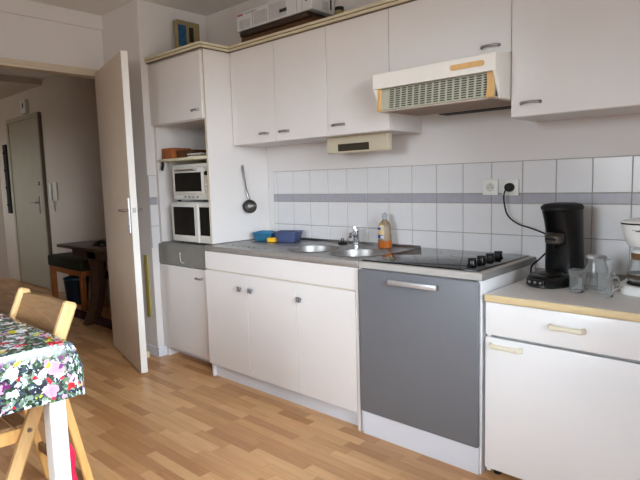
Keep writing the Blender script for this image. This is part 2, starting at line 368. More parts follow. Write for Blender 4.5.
obj('spy_lock', lathe([(.022, 0), (.022, .02), (.012, .026)], (0, 0, 0), 14, None, Matrix.Translation((-3.93, 0, 1.25)) @ Matrix.Rotation(math.pi/2, 4, 'X')), hgrey, d2)
obj('reveal', box(-3.81, -3.80, -.004, .03, 0, 2.05), brownl, d2)
# skirting
b = bmesh.new(); box(-.6, -.592, -.558, -.485, 0, .07, .002, 1, b); box(-1.05, -.592, -.558, -.55, 0, .07, .002, 1, b)
struct('baseboard_left', b, plinth)

# ------------------------------------------------------------------ wall tiles
grout = obj('grout', box(.052, NOOK, -.0045, 0, .70, 1.2610), groutm, wb, False)
TX0, TS, ZT, TH, TB = .0886, .15, 1.2596, .1484, .0476
tc_ = {}
def tile(parent, x0, x1, z0, z1, m, left=False, name='tile'):
    k = (round(x1-x0, 4), round(z1-z0, 4), m.name, left)
    if k not in tc_:
        me = bpy.data.meshes.new('tile'); g = .0018; L_, H_ = x1-x0, z1-z0
        if left: t = box(0, .007, g, L_-g, g, H_-g, .0012)
        else: t = box(g, L_-g, -.007, 0, g, H_-g, .0012)
        t.to_mesh(me); t.free(); me.materials.append(m); tc_[k] = me
    o = bpy.data.objects.new(name, tc_[k]); COL.objects.link(o); o.parent = parent
    o.location = (Vector((-.6, x0, z0)) if left else Vector((x0, 0, z0)))-ORG[parent.name]
rows = [(ZT-TH, ZT, tilem, 'tile'), (ZT-TH-TB, ZT-TH, stripm, 'border_tile'), (ZT-2*TH-TB, ZT-TH-TB, tilem, 'tile'), (ZT-3*TH-TB, ZT-2*TH-TB, tilem, 'tile')]
edges = [.053, TX0]+[TX0+TS*k for k in range(1, 17)]
edges[-1] = min(edges[-1], NOOK)
for a, c in zip(edges, edges[1:]):
    for z0, z1, m, nm in rows: tile(wb, a, c, z0, z1, m, False, nm)
obj('grout', box(-.6, -.5955, -.549, -.49, .768, 1.2610), groutm, wl, False)
z = ZT
for z0, z1, m, nm in rows:
    tile(wl, -.549, -.487, z0, z1, m, True, nm)

# ------------------------------------------------------------------ handles
def bow_handle(x0, x1, y, z, m, parent, r=.0036, out=.018, name='handle'):
    L_ = x1-x0; pts = [(x0, y, z), (x0+L_*.08, y-out*.75, z), (x0+L_*.25, y-out, z+.001), (x0+L_*.5, y-out*1.1, z+.002), (x0+L_*.75, y-out, z+.001), (x1-L_*.08, y-out*.75, z), (x1, y, z)]
    b = tube(pts, [r*1.5, r*1.4, r*1.2, r, r*1.2, r*1.4, r*1.5], 8, None, None, False, 1.3)
    return obj(name, b, m, parent)
def knob4(x, y, z, parent):
    b = bmesh.new(); cyl_between((x, y, z), (x, y-.014, z), .006, 10, b)
    for sx in (-1, 1):
        for sz in (-1, 1): box(x+sx*.0075-.006, x+sx*.0075+.006, y-.024, y-.012, z+sz*.0075-.006, z+sz*.0075+.006, .003, 2, b)
    return obj('knob', b, hgrey, parent)

# ------------------------------------------------------------------ tall cabinet (column)
CF = -.484                                 # carcass front
col = thing('tall_cabinet', 'tall white cabinet with open oven niche between upper and lower doors', 'cabinet', (-.3, -.25, 0))
for nm, b in (('side_panel', box(-.599, -.573, CF, -.002, .0, 2.0)), ('side_panel', box(-.017, 0, CF, -.002, 0, 2.0, .001)), ('top_panel', box(-.573, -.017, CF, -.002, 1.985, 2.0)),
              ('niche_ceiling', box(-.573, -.017, CF, -.002, 1.585, 1.60)), ('back_panel', box(-.573, -.017, -.012, -.004, .06, 1.985)), ('bottom_panel', box(-.573, -.017, CF, -.012, .06, .075))):
    obj(nm, b, white, col)
obj('edge_strip', box(-.016, .0005, CF-.0015, CF, .80, 1.585), inner, col)
obj('edge_strip', box(-.0125, .0005, CF-.0015, CF, 1.585, 2.0), inner, col)
obj('shelf', box(-.573, -.017, CF-.002, -.012, 1.348, 1.366, .004, 2), cream, col)
obj('niche_floor', box(-.573, -.017, CF-.006, -.012, .792, .806, .002), greypanel, col)
obj('grey_panel', box(-.597, -.001, CF-.018, CF, .66, .795, .002), greypanel, col)['label'] = 'plain grey fascia panel'
dr = obj('door', box(-.597, -.014, CF-.018, CF, 1.59, 1.985, .002), white, col)
bow_handle(-.115, -.045, CF-.018, 1.642, hgrey, dr)
dr = obj('door', box(-.597, -.001, CF-.018, CF, .075, .655, .002), white, col); bow_handle(-.165, -.095, CF-.018, .594, hgrey, dr)
obj('plinth', box(-.597, -.002, -.40, -.385, 0, .06), plinth, col)
h = bmesh.new(); tube([(-.335, CF-.018, .742), (-.328, CF-.024, .72), (-.315, CF-.03, .695), (-.29, CF-.032, .685), (-.275, CF-.03, .69)], [.002, .003, .0035, .0035, .002], 8, h); box(-.341, -.329, CF-.021, CF-.018, .735, .750, .001, 1, h)
tag(obj('wall_hook', h, appw), 'small white curved hook stuck on the grey cabinet panel', 'hook')
# shelf goods
tag(obj('wooden_box', box(-.56, -.44, -.455, -.30, 1.366, 1.438, .002), orangebox), 'orange-brown box at the left end of the niche shelf', 'box')
tag(obj('flat_box', box(-.425, -.26, -.43, -.27, 1.366, 1.418, .002), woodbrown), 'flat brown box in the middle of the niche shelf', 'box')
bk = thing('paper_stack', 'loose stack of pale papers lying on the niche shelf', 'papers', (-.19, -.42, 1.366))
for k, (dx, a, m) in enumerate(((0, .15, carton), (.01, -.2, kraft), (-.01, .05, carton))):
    obj('sheet', box(-.07, .07, -.05, .05, 1.366+.008*k, 1.373+.008*k, .001, 1, None, Matrix.Translation((-.19+dx, -.40, 0)) @ Matrix.Rotation(a, 4, 'Z')), m, bk)
tag(obj('yellow_book', box(-.17, -.03, -.34, -.30, 1.366, 1.44, .002), kraft), 'mustard book standing at the right end of the niche shelf', 'book')
tag(obj('cup_hook', tube([(-.53, -.47, 1.349), (-.53, -.47, 1.325), (-.527, -.478, 1.305), (-.522, -.482, 1.29)], [.007, .009, .010, .006], 8), blackm), 'black clip hanging under the niche shelf', 'clip')
# mini oven
ov = thing('mini_oven', 'white mini oven standing on the microwave in the niche', 'oven', (-.2, -.3, 1.082))
OF = -.450
obj('housing', box(-.455, -.035, OF, -.06, 1.092, 1.325, .012, 3), appw, ov)
for sx in (-.43, -.06):
    for sy in (OF+.03, -.09): obj('foot', lathe([(.012, 0), (.014, .012)], (sx, sy, 1.0815), 10), blackm, ov)
dd = obj('door', box(-.425, -.085, OF-.02, OF, 1.135, 1.300, .006, 2), appw, ov)
obj('window', box(-.395, -.105, OF-.0215, OF-.019, 1.148, 1.268, .0), darkw, dd)
obj('handle', tube([(-.37, OF-.02, 1.285), (-.365, OF-.038, 1.285), (-.15, OF-.038, 1.285), (-.145, OF-.02, 1.285)], .005, 8), hgrey, dd)
for k in range(6): obj('button', lathe([(.0075, 0), (.0075, .006), (.005, .008)], (0, 0, 0), 10, None, Matrix.Translation((-.40+.045*k, OF, 1.113)) @ Matrix.Rotation(math.pi/2, 4, 'X')), hgrey if k > 1 else appw, ov)
obj('control_strip', box(-.078, -.040, OF-.006, OF, 1.105, 1.29, .003), beige, ov)
for k in range(2): obj('dial', lathe([(.014, 0), (.013, .014), (.006, .016)], (0, 0, 0), 12, None, Matrix.Translation((-.059, OF-.006, 1.26-.07*k)) @ Matrix.Rotation(math.pi/2, 4, 'X')), appw if k else blackm, ov)
# microwave
mw = thing('microwave', 'white microwave with dark door and control panel standing on the niche floor', 'microwave', (-.24, -.3, .806))
obj('housing', box(-.46, -.02, OF, -.05, .815, 1.078, .006, 2), appw, mw)
for sx in (-.42, -.06):
    for sy in (OF+.04, -.09): obj('foot', lathe([(.013, 0), (.013, .011)], (sx, sy, .8055), 10), blackm, mw)
dd = obj('door', box(-.456, -.168, OF-.022, OF, .82, 1.072, .006, 2), appw, mw)
obj('window', box(-.43, -.195, OF-.024, OF-.020, .862, 1.048, .002), darkw, dd)
obj('handle_bar', box(-.166, -.146, OF-.030, OF, .82, 1.072, .005, 2), appw, mw)
cp = obj('control_panel', box(-.144, -.022, OF-.020, OF, .82, 1.072, .005, 2), appw, mw)
obj('display', box(-.138, -.026, OF-.0215, OF-.0195, .868, 1.048, .0), darkw, cp)

# ------------------------------------------------------------------ cornice along the cabinet tops
cor = thing('cornice_moulding', 'cream cornice with brown groove running along the cabinet tops', 'moulding', (0, -.3, 2.0))
def crown(p0, p1, n, nm='moulding'):
    """two stacked strips and a groove along p0-p1 with outward normal n"""
    p0, p1, n = Vector((*p0, 0)), Vector((*p1, 0)), Vector((*n, 0)); d = (p1-p0); L_ = d.length; d.normalize()
    M = Matrix(((d.x, n.x, 0, p0.x), (d.y, n.y, 0, p0.y), (0, 0, 1, 0), (0, 0, 0, 1)))
    obj(nm, box(0, L_, 0, .018, 1.999, 2.012, .004, 2, None, M), cream, cor)
    obj('groove', box(0, L_, 0, .014, 2.012, 2.0155, 0, 1, None, M), brownl, cor)
    obj(nm, box(0, L_, 0, .022, 2.0155, 2.029, .004, 2, None, M), cream, cor)
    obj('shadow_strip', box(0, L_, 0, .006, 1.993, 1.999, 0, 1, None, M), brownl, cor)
UF = -.272                                 # upper carcass front; doors 18 mm in front
crown((-.599, CF-.018), (.012, CF-.018), (0, -1)); crown((.001, CF-.018), (.001, UF-.018), (1, 0)); crown((.001, UF-.018), (NOOK-.03, UF-.018), (0, -1))

# ------------------------------------------------------------------ upper cabinets
def upper(x0, x1, z0, z1, doors, label):
    t = thing('wall_cabinet', label, 'cabinet', ((x0+x1)/2, -.14, z0), 'wall cabinets along the top')
    for nm, b in (('side_panel', box(x0+.001, x0+.017, UF, -.002, z0, z1)), ('side_panel', box(x1-.017, x1-.001, UF, -.002, z0, z1)), ('bottom_panel', box(x0+.017, x1-.017, UF, -.002, z0, z0+.016)),
                  ('top_panel', box(x0+.017, x1-.017, UF, -.002, z1-.016, z1)), ('back_panel', box(x0+.017, x1-.017, -.008, -.003, z0+.016, z1-.016))): obj(nm, b, white, t)
    for a, c, hx0, hx1, hz in doors:
        d = obj('door', box(a+.0015, c-.0015, UF-.018, UF-.001, z0+.001, z1-.002, .0015), white, t); bow_handle(hx0, hx1, UF-.018, hz, hgrey, d)
    return t
ZU, ZH = 1.428, 1.690
upper(.004, .8, ZU, 2.0, [(.004, .4, .262, .338, 1.481), (.4, .8, .432, .508, 1.481)], 'two-door white wall cabinet next to the tall oven cabinet')
c3 = upper(.8, 1.2, ZU, 2.0, [(.8, 1.2, .838, .918, 1.481)], 'narrow single-door white wall cabinet left of the cooker hood')
upper(1.2, 1.8, ZH, 2.0, [(1.2, 1.8, 1.672, 1.752, 1.728)], 'short white wall cabinet directly above the cooker hood')
upper(1.8, 2.40, ZU, 2.0, [(1.8, 2.40, 1.842, 1.922, 1.481)], 'wide white wall cabinet right of the cooker hood')
upper(2.40, NOOK-.004, ZU, 2.0, [(2.40, NOOK-.004, 2.44, 2.51, 1.481)], 'slim end wall cabinet at the far right of the run')

# ------------------------------------------------------------------ under-cabinet light
lt = thing('cabinet_light', 'beige light fitting with dark slot mounted under the wall cabinets', 'light fitting', (.96, -.2, 1.345))
obj('housing', prism([(-.202, 1.4275), (-.199, 1.348), (-.192, 1.338), (-.165, 1.342), (-.162, 1.4275)], .712, 1.126, 'x', None, None, .003), beige, lt)
obj('slot', prism([(-.2028, 1.388), (-.2012, 1.350), (-.190, 1.350), (-.192, 1.388)], .795, 1.005, 'x'), mat('slot_brown', (.20, .17, .12), .5), lt)
for k in range(4): obj('louvre', box(.798, 1.002, -.2050, -.2010, 1.357+.0078*k, 1.3585+.0078*k), mat('louvre_brown', (.27, .235, .18), .5), lt)

# ------------------------------------------------------------------ cooker hood
hd = thing('cooker_hood', 'white cooker hood with yellowed trim under the short cabinet', 'cooker hood', (1.5, -.2, 1.5))
HX0, HX1 = 1.208, 1.798
cn = prism([(-.430, 1.603), (-.430, 1.669), (-.418, 1.673), (-.412, 1.660), (-.412, 1.603)], HX0, HX1, 'x'); prism([(-.418, 1.673), (-.292, 1.688), (-.02, 1.688), (-.02, 1.676), (-.412, 1.660)], HX0, HX1, 'x', cn)
obj('canopy', cn, hoodw, hd)
for x0, x1 in ((HX0, HX0+.012), (HX1-.012, HX1)):
    obj('end_panel', prism([(-.428, 1.604), (-.428, 1.668), (-.292, 1.6876), (-.02, 1.6876), (-.02, 1.502), (-.375, 1.502)], x0-.0004, x1+.0004, 'x'), hoodw, hd)
gr = obj('grille', prism([(-.400, 1.604), (-.409, 1.509), (-.401, 1.507), (-.392, 1.604)], HX0+.013, HX1-.013, 'x'), hoodg, hd)
slots = bmesh.new()
def grille_y(z): return -.400-.009*(1.604-z)/.095-.0006
ns = 15
for c in range(ns):
    xa = HX0+.075+c*.0325
    for r_ in range(9):
        z0 = 1.515+r_*.0097; ya = grille_y(z0)
        box(xa, xa+.022, ya-.0006, ya+.0012, z0, z0+.0052, 0, 1, slots)
o = obj('grille_slots', slots, mat('slot_dark_grey', (.27, .27, .24), .7), gr, False); o['kind'] = 'stuff'
for x0, bw_ in ((HX0+.012, .016), (HX1-.044, .030)):
    obj('bracket', prism([(-.416, 1.604), (-.411, 1.57), (-.4175, 1.530), (-.423, 1.503), (-.402, 1.503), (-.397, 1.604)], x0, x0+bw_, 'x', None, None, .002), tanp, hd)
obj('switch_strip', prism([(1.615+.0105*math.cos(a), 1.638+.0105*math.sin(a)) for a in [math.pi/2+math.pi*k/8 for k in range(9)]]+[(1.742+.0105*math.cos(a), 1.638+.0105*math.sin(a)) for a in [-math.pi/2+math.pi*k/8 for k in range(9)]], -.4345, -.4295, 'y'), tanp, hd)
bot = obj('filter_panel', box(HX0+.012, HX1-.012, -.400, -.10, 1.502, 1.508), mat('filter_grey', (.78, .73, .69), .5), hd)
for k in range(14): obj('filter_rib', box(HX0+.05, HX1-.03, -.385+k*.019, -.379+k*.019, 1.4995, 1.502), mat('filter_rib_grey', (.62, .57, .53), .6), bot)
obj('back_edge', box(HX0+.15, HX1-.012, -.10, -.02, 1.4985, 1.502), blackm, hd)

# ------------------------------------------------------------------ sink unit
SF = -.535                                 # carcass front, doors to -.553
su = thing('sink_cabinet', 'white three-door sink base cabinet with small square knobs', 'cabinet', (.6, -.28, 0))
for nm, b in (('side_panel', box(.0045, .0195, SF, -.01, 0, .786)), ('side_panel', box(1.178, 1.193, SF-.016, -.01, 0, .786)), ('bottom_panel', box(.0195, 1.178, SF, -.01, .085, .10)), ('back_panel', box(.0195, 1.178, -.016, -.01, .10, .60))): obj(nm, b, white, su)
obj('apron', box(.0045, 1.178, SF-.014, SF, .682, .787, .0015), white, su)
obj('rail_gap', box(.0195, 1.178, SF-.004, SF, .666, .682), inner, su)
for k, (a, c, kx) in enumerate(((.0045, .395, .343), (.395, .785, .436), (.785, 1.176, .817))):
    d = obj('door', box(a+.001, c-.001, SF-.018, SF-.001, .086, .674, .0015), white, su); knob4(kx, SF-.018, .594, d)
obj('plinth', box(.0195, 1.178, -.515, -.50, 0, .084), plinth, su)

sk = thing('stainless_sink', 'stainless steel double-bowl sink top with drainer', 'sink', (.6, -.28, .787))
t = bmesh.new()
SY0, SY1, SZ = -.548, -.008, .820
bowls = [(.70, -.315, .145), (1.02, -.325, .145)]
n = 40
# top sheet with two round holes: ring quads from a rectangle cell around each bowl to its rim
def cellring(t, x0, x1, y0, y1, c, R):
    outer, innr = [], []
    for k in range(n):
        a = 2*math.pi*k/n; dx, dy = math.cos(a), math.sin(a)
        s = min(((x1-c[0])/dx if dx > 1e-6 else (x0-c[0])/dx if dx < -1e-6 else 9), ((y1-c[1])/dy if dy > 1e-6 else (y0-c[1])/dy if dy < -1e-6 else 9))
        outer.append(t.verts.new((c[0]+dx*s, c[1]+dy*s, SZ))); innr.append(t.verts.new((c[0]+dx*R, c[1]+dy*R, SZ)))
    for k in range(n): t.faces.new((outer[k], outer[(k+1) % n], innr[(k+1) % n], innr[k]))
    # corners
    for cx, cy in ((x0, y0), (x1, y0), (x1, y1), (x0, y1)):
        best = sorted(range(n), key=lambda k: (outer[k].co.x-cx)**2+(outer[k].co.y-cy)**2)
        aX = [k for k in best if abs(outer[k].co.x-cx) < 1e-5][:1]; aY = [k for k in best if abs(outer[k].co.y-cy) < 1e-5][:1]
        if aX and aY and aX != aY:
            try: t.faces.new((t.verts.new((cx, cy, SZ)), outer[aX[0]], outer[aY[0]]))
            except Exception: pass
xm = .86
cellring(t, .545, xm, SY0+.012, SY1, bowls[0][:2], .145); cellring(t, xm, 1.195, SY0+.012, SY1, bowls[1][:2], .145)
bmesh.ops.recalc_face_normals(t, faces=t.faces)
for f in t.faces:
    if f.normal.z < 0: f.normal_flip()
# drainer sheet with ridges
for k in range(20):
    pass
box(.004, .545, SY0+.012, SY1, SZ-.004, SZ, 0, 1, t)
box(.004, 1.195, SY1, -.0072, SZ-.03, SZ+.014, .002, 1, t)
top = obj('top_sheet', t, steel, sk)
obj('front_lip', box(.004, 1.195, SY0, SY0+.013, .7875, SZ+.001, .005, 3), lipm, sk)
obj('underside', box(.006, .545, SY0+.014, SY1, .7875, SZ-.0045), steel, sk)
obj('end_rim', box(.004, .012, SY0+.012, SY1, SZ, SZ+.004, .0015), steel, sk)
for k in range(9): obj('drainer_rib', prism([(.05+.05*k, SZ), (.058+.05*k, SZ+.0025), (.066+.05*k, SZ+.0025), (.074+.05*k, SZ)], -.46, -.12, 'y'), steel, sk)
for c in bowls:
    R = .145
    bw = obj('bowl', lathe([(R+.012, 0.0006), (R+.006, .0036), (R, .001), (R-.004, -.012), (R-.010, -.10), (R-.03, -.135), (R-.07, -.150), (.028, -.154), (.028, -.160), (.002, -.160)], (c[0], c[1], SZ), 40, None, None, False), bowlm, sk)
    obj('drain', lathe([(.026, 0), (.024, .004), (.004, .004)], (c[0], c[1], SZ-.159), 16), chrome, bw)
# faucet
fa = thing('faucet', 'short chrome mixer tap standing behind the sink bowls', 'faucet', (.815, -.085, SZ))
FX, FYT = .815, -.085
obj('body', lathe([(.026, 0), (.026, .006), (.019, .010), (.0175, .075), (.019, .080), (.019, .094), (.015, .102), (.004, .105)], (FX, FYT, SZ), 20), chrome, fa)
obj('spout', tube([(FX+.004, FYT-.01, SZ+.055), (FX+.03, FYT-.06, SZ+.075), (FX+.05, FYT-.11, SZ+.078), (FX+.054, FYT-.12, SZ+.062)], [.010, .010, .010, .009], 12), chrome, fa)
obj('lever', tube([(FX, FYT, SZ+.098), (FX+.010, FYT-.018, SZ+.104), (FX+.018, FYT-.034, SZ+.106)], [.008, .007, .005], 10), chrome, fa)
# black plug
pl = thing('sink_plug', 'small black rubber plug lying behind the sink by the tap', 'plug', (.70, -.07, SZ))
obj('disc', lathe([(.026, 0), (.028, .006), (.024, .012), (.010, .014)], (.70, -.07, SZ+.0001), 18), blackm, pl); obj('ring', tube([(.70+.010*math.cos(a*math.pi/4), -.07, SZ+.024+.010*math.sin(a*math.pi/4)) for a in range(8)], .003, 6, None, None, True), blackm, pl)
# plastic tubs
def tub(name, label, c, sx, sy, h, rot, m, tilt=0):
    M = Matrix.Translation(c) @ Matrix.Rotation(rot, 4, 'Z') @ Matrix.Rotation(tilt, 4, 'Y')
    th = thing(name, label, 'container', c, None); t = bmesh.new(); rr = [];
    def ring(s, z): return [t.verts.new(M @ Vector((x*s*sx, y*s*sy, z))) for x, y in rc]
    rc = []
    for qx, qy, a0 in ((.42, .40, 0), (-.42, .40, 90), (-.42, -.40, 180), (.42, -.40, 270)):
        for k in range(4): a = math.radians(a0+k*30); rc.append((qx+.08*math.cos(a), qy+.1*math.sin(a)))
    rs = [ring(.80, 0.0005), ring(.98, h*.93), ring(1.06, h*.95), ring(1.06, h), ring(.95, h), ring(.78, .004)]
    k_ = len(rc)
    for A, B in zip(rs, rs[1:]):
        for k in range(k_): t.faces.new((A[k], A[(k+1) % k_], B[(k+1) % k_], B[k]))
    t.faces.new(rs[0][::-1]); t.faces.new(rs[-1]); bmesh.ops.recalc_face_normals(t, faces=t.faces)
    obj('tub', t, m, th); return th, M
t1, M1 = tub('plastic_tub', 'light blue plastic tub on the drainer against the cabinet side', (.135, -.16, SZ+.003), .15, .11, .052, .2, bluep)
sp = obj('sponge', box(.02, .075, -.025, .025, .003, .030, .004, 2, None, Matrix.Translation((.205, -.235, SZ)) @ Matrix.Rotation(.5, 4, 'Z')), sponge); tag(sp, 'yellow sponge lying between the two blue tubs', 'sponge')
t2, M2 = tub('plastic_tub', 'blue-violet plastic tub right of the light blue tub', (.305, -.125, SZ+.003), .155, .12, .062, .35, indigo)
cl = obj('dishcloth', box(-.055, .055, -.035, .035, .035, .060, .01, 2, None, M1), mat('blue_cloth', (.20, .50, .66), .9, var=.2, scale=30, bump=.4)); tag(cl, 'crumpled blue dishcloth inside the light blue tub', 'cloth')
cl = obj('scouring_pad', box(-.045, .045, -.03, .03, .03, .058, .008, 2, None, M2), mat('dark_teal_pad', (.08, .16, .24), .9, var=.2, scale=40, bump=.4)); tag(cl, 'dark scouring pad inside the blue-violet tub', 'scouring pad')
# soap bottle
sb = thing('soap_bottle', 'washing-up liquid bottle with orange liquid beside the hob', 'bottle', (1.015, -.095, SZ))
BX, BY, BZ = 1.015, -.085, SZ+.0005
obj('bottle', lathe([(.034, 0), (.039, .004), (.040, .06), (.037, .11), (.031, .135), (.016, .150), (.012, .158)], (BX, BY, BZ), 24, None, None, True, 1., .72), mat('milky_orange_plastic', (.76, .66, .54), .25, trans=.6, var=.05), sb)
obj('liquid', lathe([(.0397, .003), (.0408, .040), (.002, .0405)], (BX, BY, BZ), 24, None, None, True, 1., .74), mat('orange_liquid', (.70, .36, .10), .25, var=.05), sb)
cp = obj('cap', lathe([(.014, .156), (.014, .166), (.016, .170), (.016, .180), (.010, .188), (.004, .192)], (BX, BY, BZ), 18), mat('cap_grey', (.66, .68, .70), .3), sb)
def labelpatch(a0, a1, z0, z1, m, nm, parent, off=.0006):
    t = bmesh.new(); A = []; B = []
    for k in range(9):
        a = a0+(a1-a0)*k/8; x = BX+(.0402+off)*math.cos(a); y = BY+(.0402+off)*.735*math.sin(a); A.append(t.verts.new((x, y, BZ+z0))); B.append(t.verts.new((x, y, BZ+z1)))
    for k in range(8): t.faces.new((A[k], A[k+1], B[k+1], B[k]))
    return obj(nm, t, m, parent)
la = labelpatch(math.radians(195), math.radians(290), .050, .128, mat('label_cream', (.86, .76, .55), .5, var=.1, scale=60), 'label', sb)
labelpatch(math.radians(205), math.radians(275), .098, .122, carton, 'label_band', la, .0011); labelpatch(math.radians(215), math.radians(262), .100, .112, mat('label_blue', (.15, .22, .55), .5), 'label_mark', la, .0016)
labelpatch(math.radians(200), math.radians(285), .052, .072, mat('label_blue2', (.20, .30, .58), .5), 'label_mark', la, .0012); labelpatch(math.radians(262), math.radians(285), .055, .069, carton, 'label_mark', la, .0017)

# ------------------------------------------------------------------ dishwasher, worktop, hob
DF = -.545
dw = thing('dishwasher', 'grey-fronted dishwasher with bar handle under the hob', 'dishwasher', (1.5, -.28, 0))
obj('side_panel', box(1.197, 1.212, DF, -.01, 0, .790), plinth, dw); obj('side_panel', box(1.788, 1.803, DF, -.01, 0, .790), white2, dw)
obj('body', box(1.2125, 1.7875, -.50, -.012, .03, .785), appw, dw)
dd = obj('door', box(1.2065, 1.797, DF-.022, DF-.001, .112, .789, .009, 3), greyp, dw)
hh = bmesh.new(); box(1.388, 1.626, DF-.050, DF-.038, .738, .760, .003, 2, hh)
for x in (1.412, 1.602): box(x-.006, x+.006, DF-.040, DF-.021, .742, .756, .002, 1, hh)
obj('handle', hh, alu, dd)
obj('plinth', box(1.2125, 1.797, DF-.012, DF+.004, .0, .110, .001), plinth, dw)
wk = thing('hob_worktop', 'light grey worktop slab around the black glass hob', 'worktop', (1.5, -.28, .790))
obj('slab', box(1.198, 1.804, -.550, -.0075, .7905, .8205, .002), mat('worktop_grey', (.70, .68, .66), .45, var=.02), wk)
obj('side_edge', box(1.8045, 1.8065, -.550, -.0075, .791, .820), mat('worktop_edge_grey', (.55, .54, .53), .5), wk)
hb = thing('glass_hob', 'black glass ceramic hob with four knobs on the right', 'hob', (1.48, -.28, .8205))
obj('glass', box(1.2, 1.776, -.530, -.012, .8207, .8265, .002, 2), glassk, hb)
ringm = mat('hob_zone_grey', (.16, .16, .165), .15)
for cx, cy, R in ((1.33, -.40, .085), (1.33, -.16, .07), (1.55, -.16, .085), (1.55, -.40, .07)):
    t = bmesh.new()
    for k in range(36):
        a, a2 = 2*math.pi*k/36, 2*math.pi*(k+1)/36
        t.faces.new([t.verts.new((cx+r*math.cos(q), cy+r*math.sin(q), .8269)) for r, q in ((R, a), (R, a2), (R-.003, a2), (R-.003, a))])
    obj('cooking_zone', t, ringm, hb)
for k in range(4):
    cy = -.435+.083*k
    kb = obj('knob', lathe([(.021, 0), (.022, .004), (.019, .010), (.017, .024), (.014, .026)], (1.705, cy, .8266), 20), black, hb)
    obj('grip', box(-.018, .018, -.005, .005, .8520, .8600, .002, 1, None, Matrix.Translation((1.705, cy, 0)) @ Matrix.Rotation(.6, 4, 'Z')), black, kb)

# ------------------------------------------------------------------ drawer unit and its worktop
XR0, XR1, RF = 1.818, 2.418, -.530
du = thing('drawer_cabinet', 'white base cabinet with a wide drawer above a door at right', 'cabinet', (2.11, -.27, 0))
for nm, b in (('side_panel', box(XR0+.001, XR0+.017, RF, -.01, .02, .715)), ('side_panel', box(XR1-.017, XR1, RF, -.01, .02, .715)), ('bottom_panel', box(XR0+.017, XR1-.017, RF, -.01, .045, .06)), ('back_panel', box(XR0+.017, XR1-.017, -.016, -.01, .06, .7)), ('rail', box(XR0+.017, XR1-.017, RF+.03, RF+.08, .560, .570))): obj(nm, b, white2, du)
for sx in (XR0+.03, XR1-.03):
    for sy in (RF+.04, -.05): obj('foot', lathe([(.016, 0), (.018, .02)], (sx, sy, 0), 10), blackm, du)
d = obj('drawer', box(XR0+.001, XR1, RF-.018, RF-.001, .585, .712, .002, 2), white2, du); bow_handle(2.064, 2.180, RF-.018, .655, creamh, d, .006, .024)
d = obj('door', box(XR0+.001, XR1, RF-.018, RF-.001, .040, .574, .002, 2), white2, du); bow_handle(1.842, 1.962, RF-.018, .545, creamh, d, .006, .024)
rw = thing('laminate_worktop', 'pale laminate worktop with beech front edge under the coffee makers', 'worktop', (2.11, -.27, .715))
obj('top', box(XR0, NOOK-.005, -.548, -.0075, .7155, .743, .001), lam, rw); obj('front_edge', box(XR0, NOOK-.005, -.558, -.5485, .7155, .743, .003, 2), beech, rw)
obj('corner_support', box(NOOK-.03, NOOK-.005, -.53, -.01, 0, .715), white2, rw)

# ------------------------------------------------------------------ sockets and plug
def socket(x, z, label):
    t = thing('power_socket', label, 'socket', (x, -.008, z), 'wall sockets above the worktop')
    obj('plate', box(x-.039, x+.039, -.016, -.007, z-.038, z+.038, .003, 2), mat('socket_white', (.88, .87, .84), .35), t)
    R = Matrix.Translation((x, -.016, z)) @ Matrix.Rotation(math.pi/2, 4, 'X')
    rim = obj('well', lathe([(.021, 0), (.021, .0015), (.0185, .0015), (.0185, .0003), (.002, .0003)], (0, 0, 0), 24, None, R), mat('socket_well', (.78, .77, .74), .4), t)
    for dx in (-.0095, .0095): obj('hole', lathe([(.0028, .0004), (.0028, .001), (.001, .0012)], (dx, -.002, 0), 10, None, R), blackm, rim)
    obj('earth_pin', lathe([(.0028, .0004), (.0025, .004), (.001, .005)], (0, .010, 0), 10, None, R), hgrey, rim)
    return t
socket(1.585, 1.141, 'empty white wall socket left of the plugged one'); socket(1.685, 1.139, 'white wall socket holding a round black plug')

# ------------------------------------------------------------------ pod coffee machine
PM = thing('pod_coffee_machine', 'black pod coffee machine with silver spout and cord', 'coffee machine', (1.985, -.20, .743))
fw = Vector((-.25, -.97, 0)).normalized(); ANG = math.atan2(fw.y, fw.x)
PMM = Matrix.Translation((1.968, -.178, .7435)) @ Matrix.Rotation(ANG, 4, 'Z')   # local +x = front
def loft(secs, M, n=28, p=2.6):
    """sections (z, cx, rx, ry) as superellipses"""
    t = bmesh.new(); R = []
    for z, cx, rx, ry in secs:
        ring = []
        for k in range(n):
            a = 2*math.pi*k/n; c, s = math.cos(a), math.sin(a)
            ring.append(t.verts.new(M @ Vector((cx+rx*math.copysign(abs(c)**(2/p), c), ry*math.copysign(abs(s)**(2/p), s), z))))
        R.append(ring)
    for A, B in zip(R, R[1:]):
        for k in range(n): t.faces.new((A[k], A[(k+1) % n], B[(k+1) % n], B[k]))
    t.faces.new(R[0][::-1]); t.faces.new(R[-1]); bmesh.ops.recalc_face_normals(t, faces=t.faces); return t
obj('base', loft([(0, .048, .110, .078), (.006, .048, .116, .083), (.030, .046, .114, .082), (.042, .043, .106, .077), (.046, .041, .098, .070)], PMM, 32, 2.4), black, PM)
obj('body', loft([(.046, -.035, .052, .078), (.09, -.034, .053, .077), (.16, -.032, .054, .074), (.22, -.028, .058, .071), (.265, -.020, .066, .071), (.30, -.012, .074, .072), (.306, -.012, .072, .070)], PMM, 32, 2.8), black, PM)
ld = obj('lid', loft([(.306, -.010, .078, .075), (.318, -.010, .079, .076), (.328, -.012, .070, .067), (.333, -.014, .045, .045)], PMM, 32, 2.6), blackm, PM)
so = obj('spout_unit', loft([(.165, .030, .022, .034), (.172, .034, .030, .040), (.200, .034, .032, .042), (.212, .030, .024, .036)], PMM, 24, 2.6), ladlem, PM)
obj('spout_slot', box(.060, .068, -.022, .022, .183, .192, .001, 1, None, PMM), black, so)
obj('spout_nozzle', lathe([(.005, .146), (.008, .165)], (.040, 0, 0), 12, None, PMM), black, so)
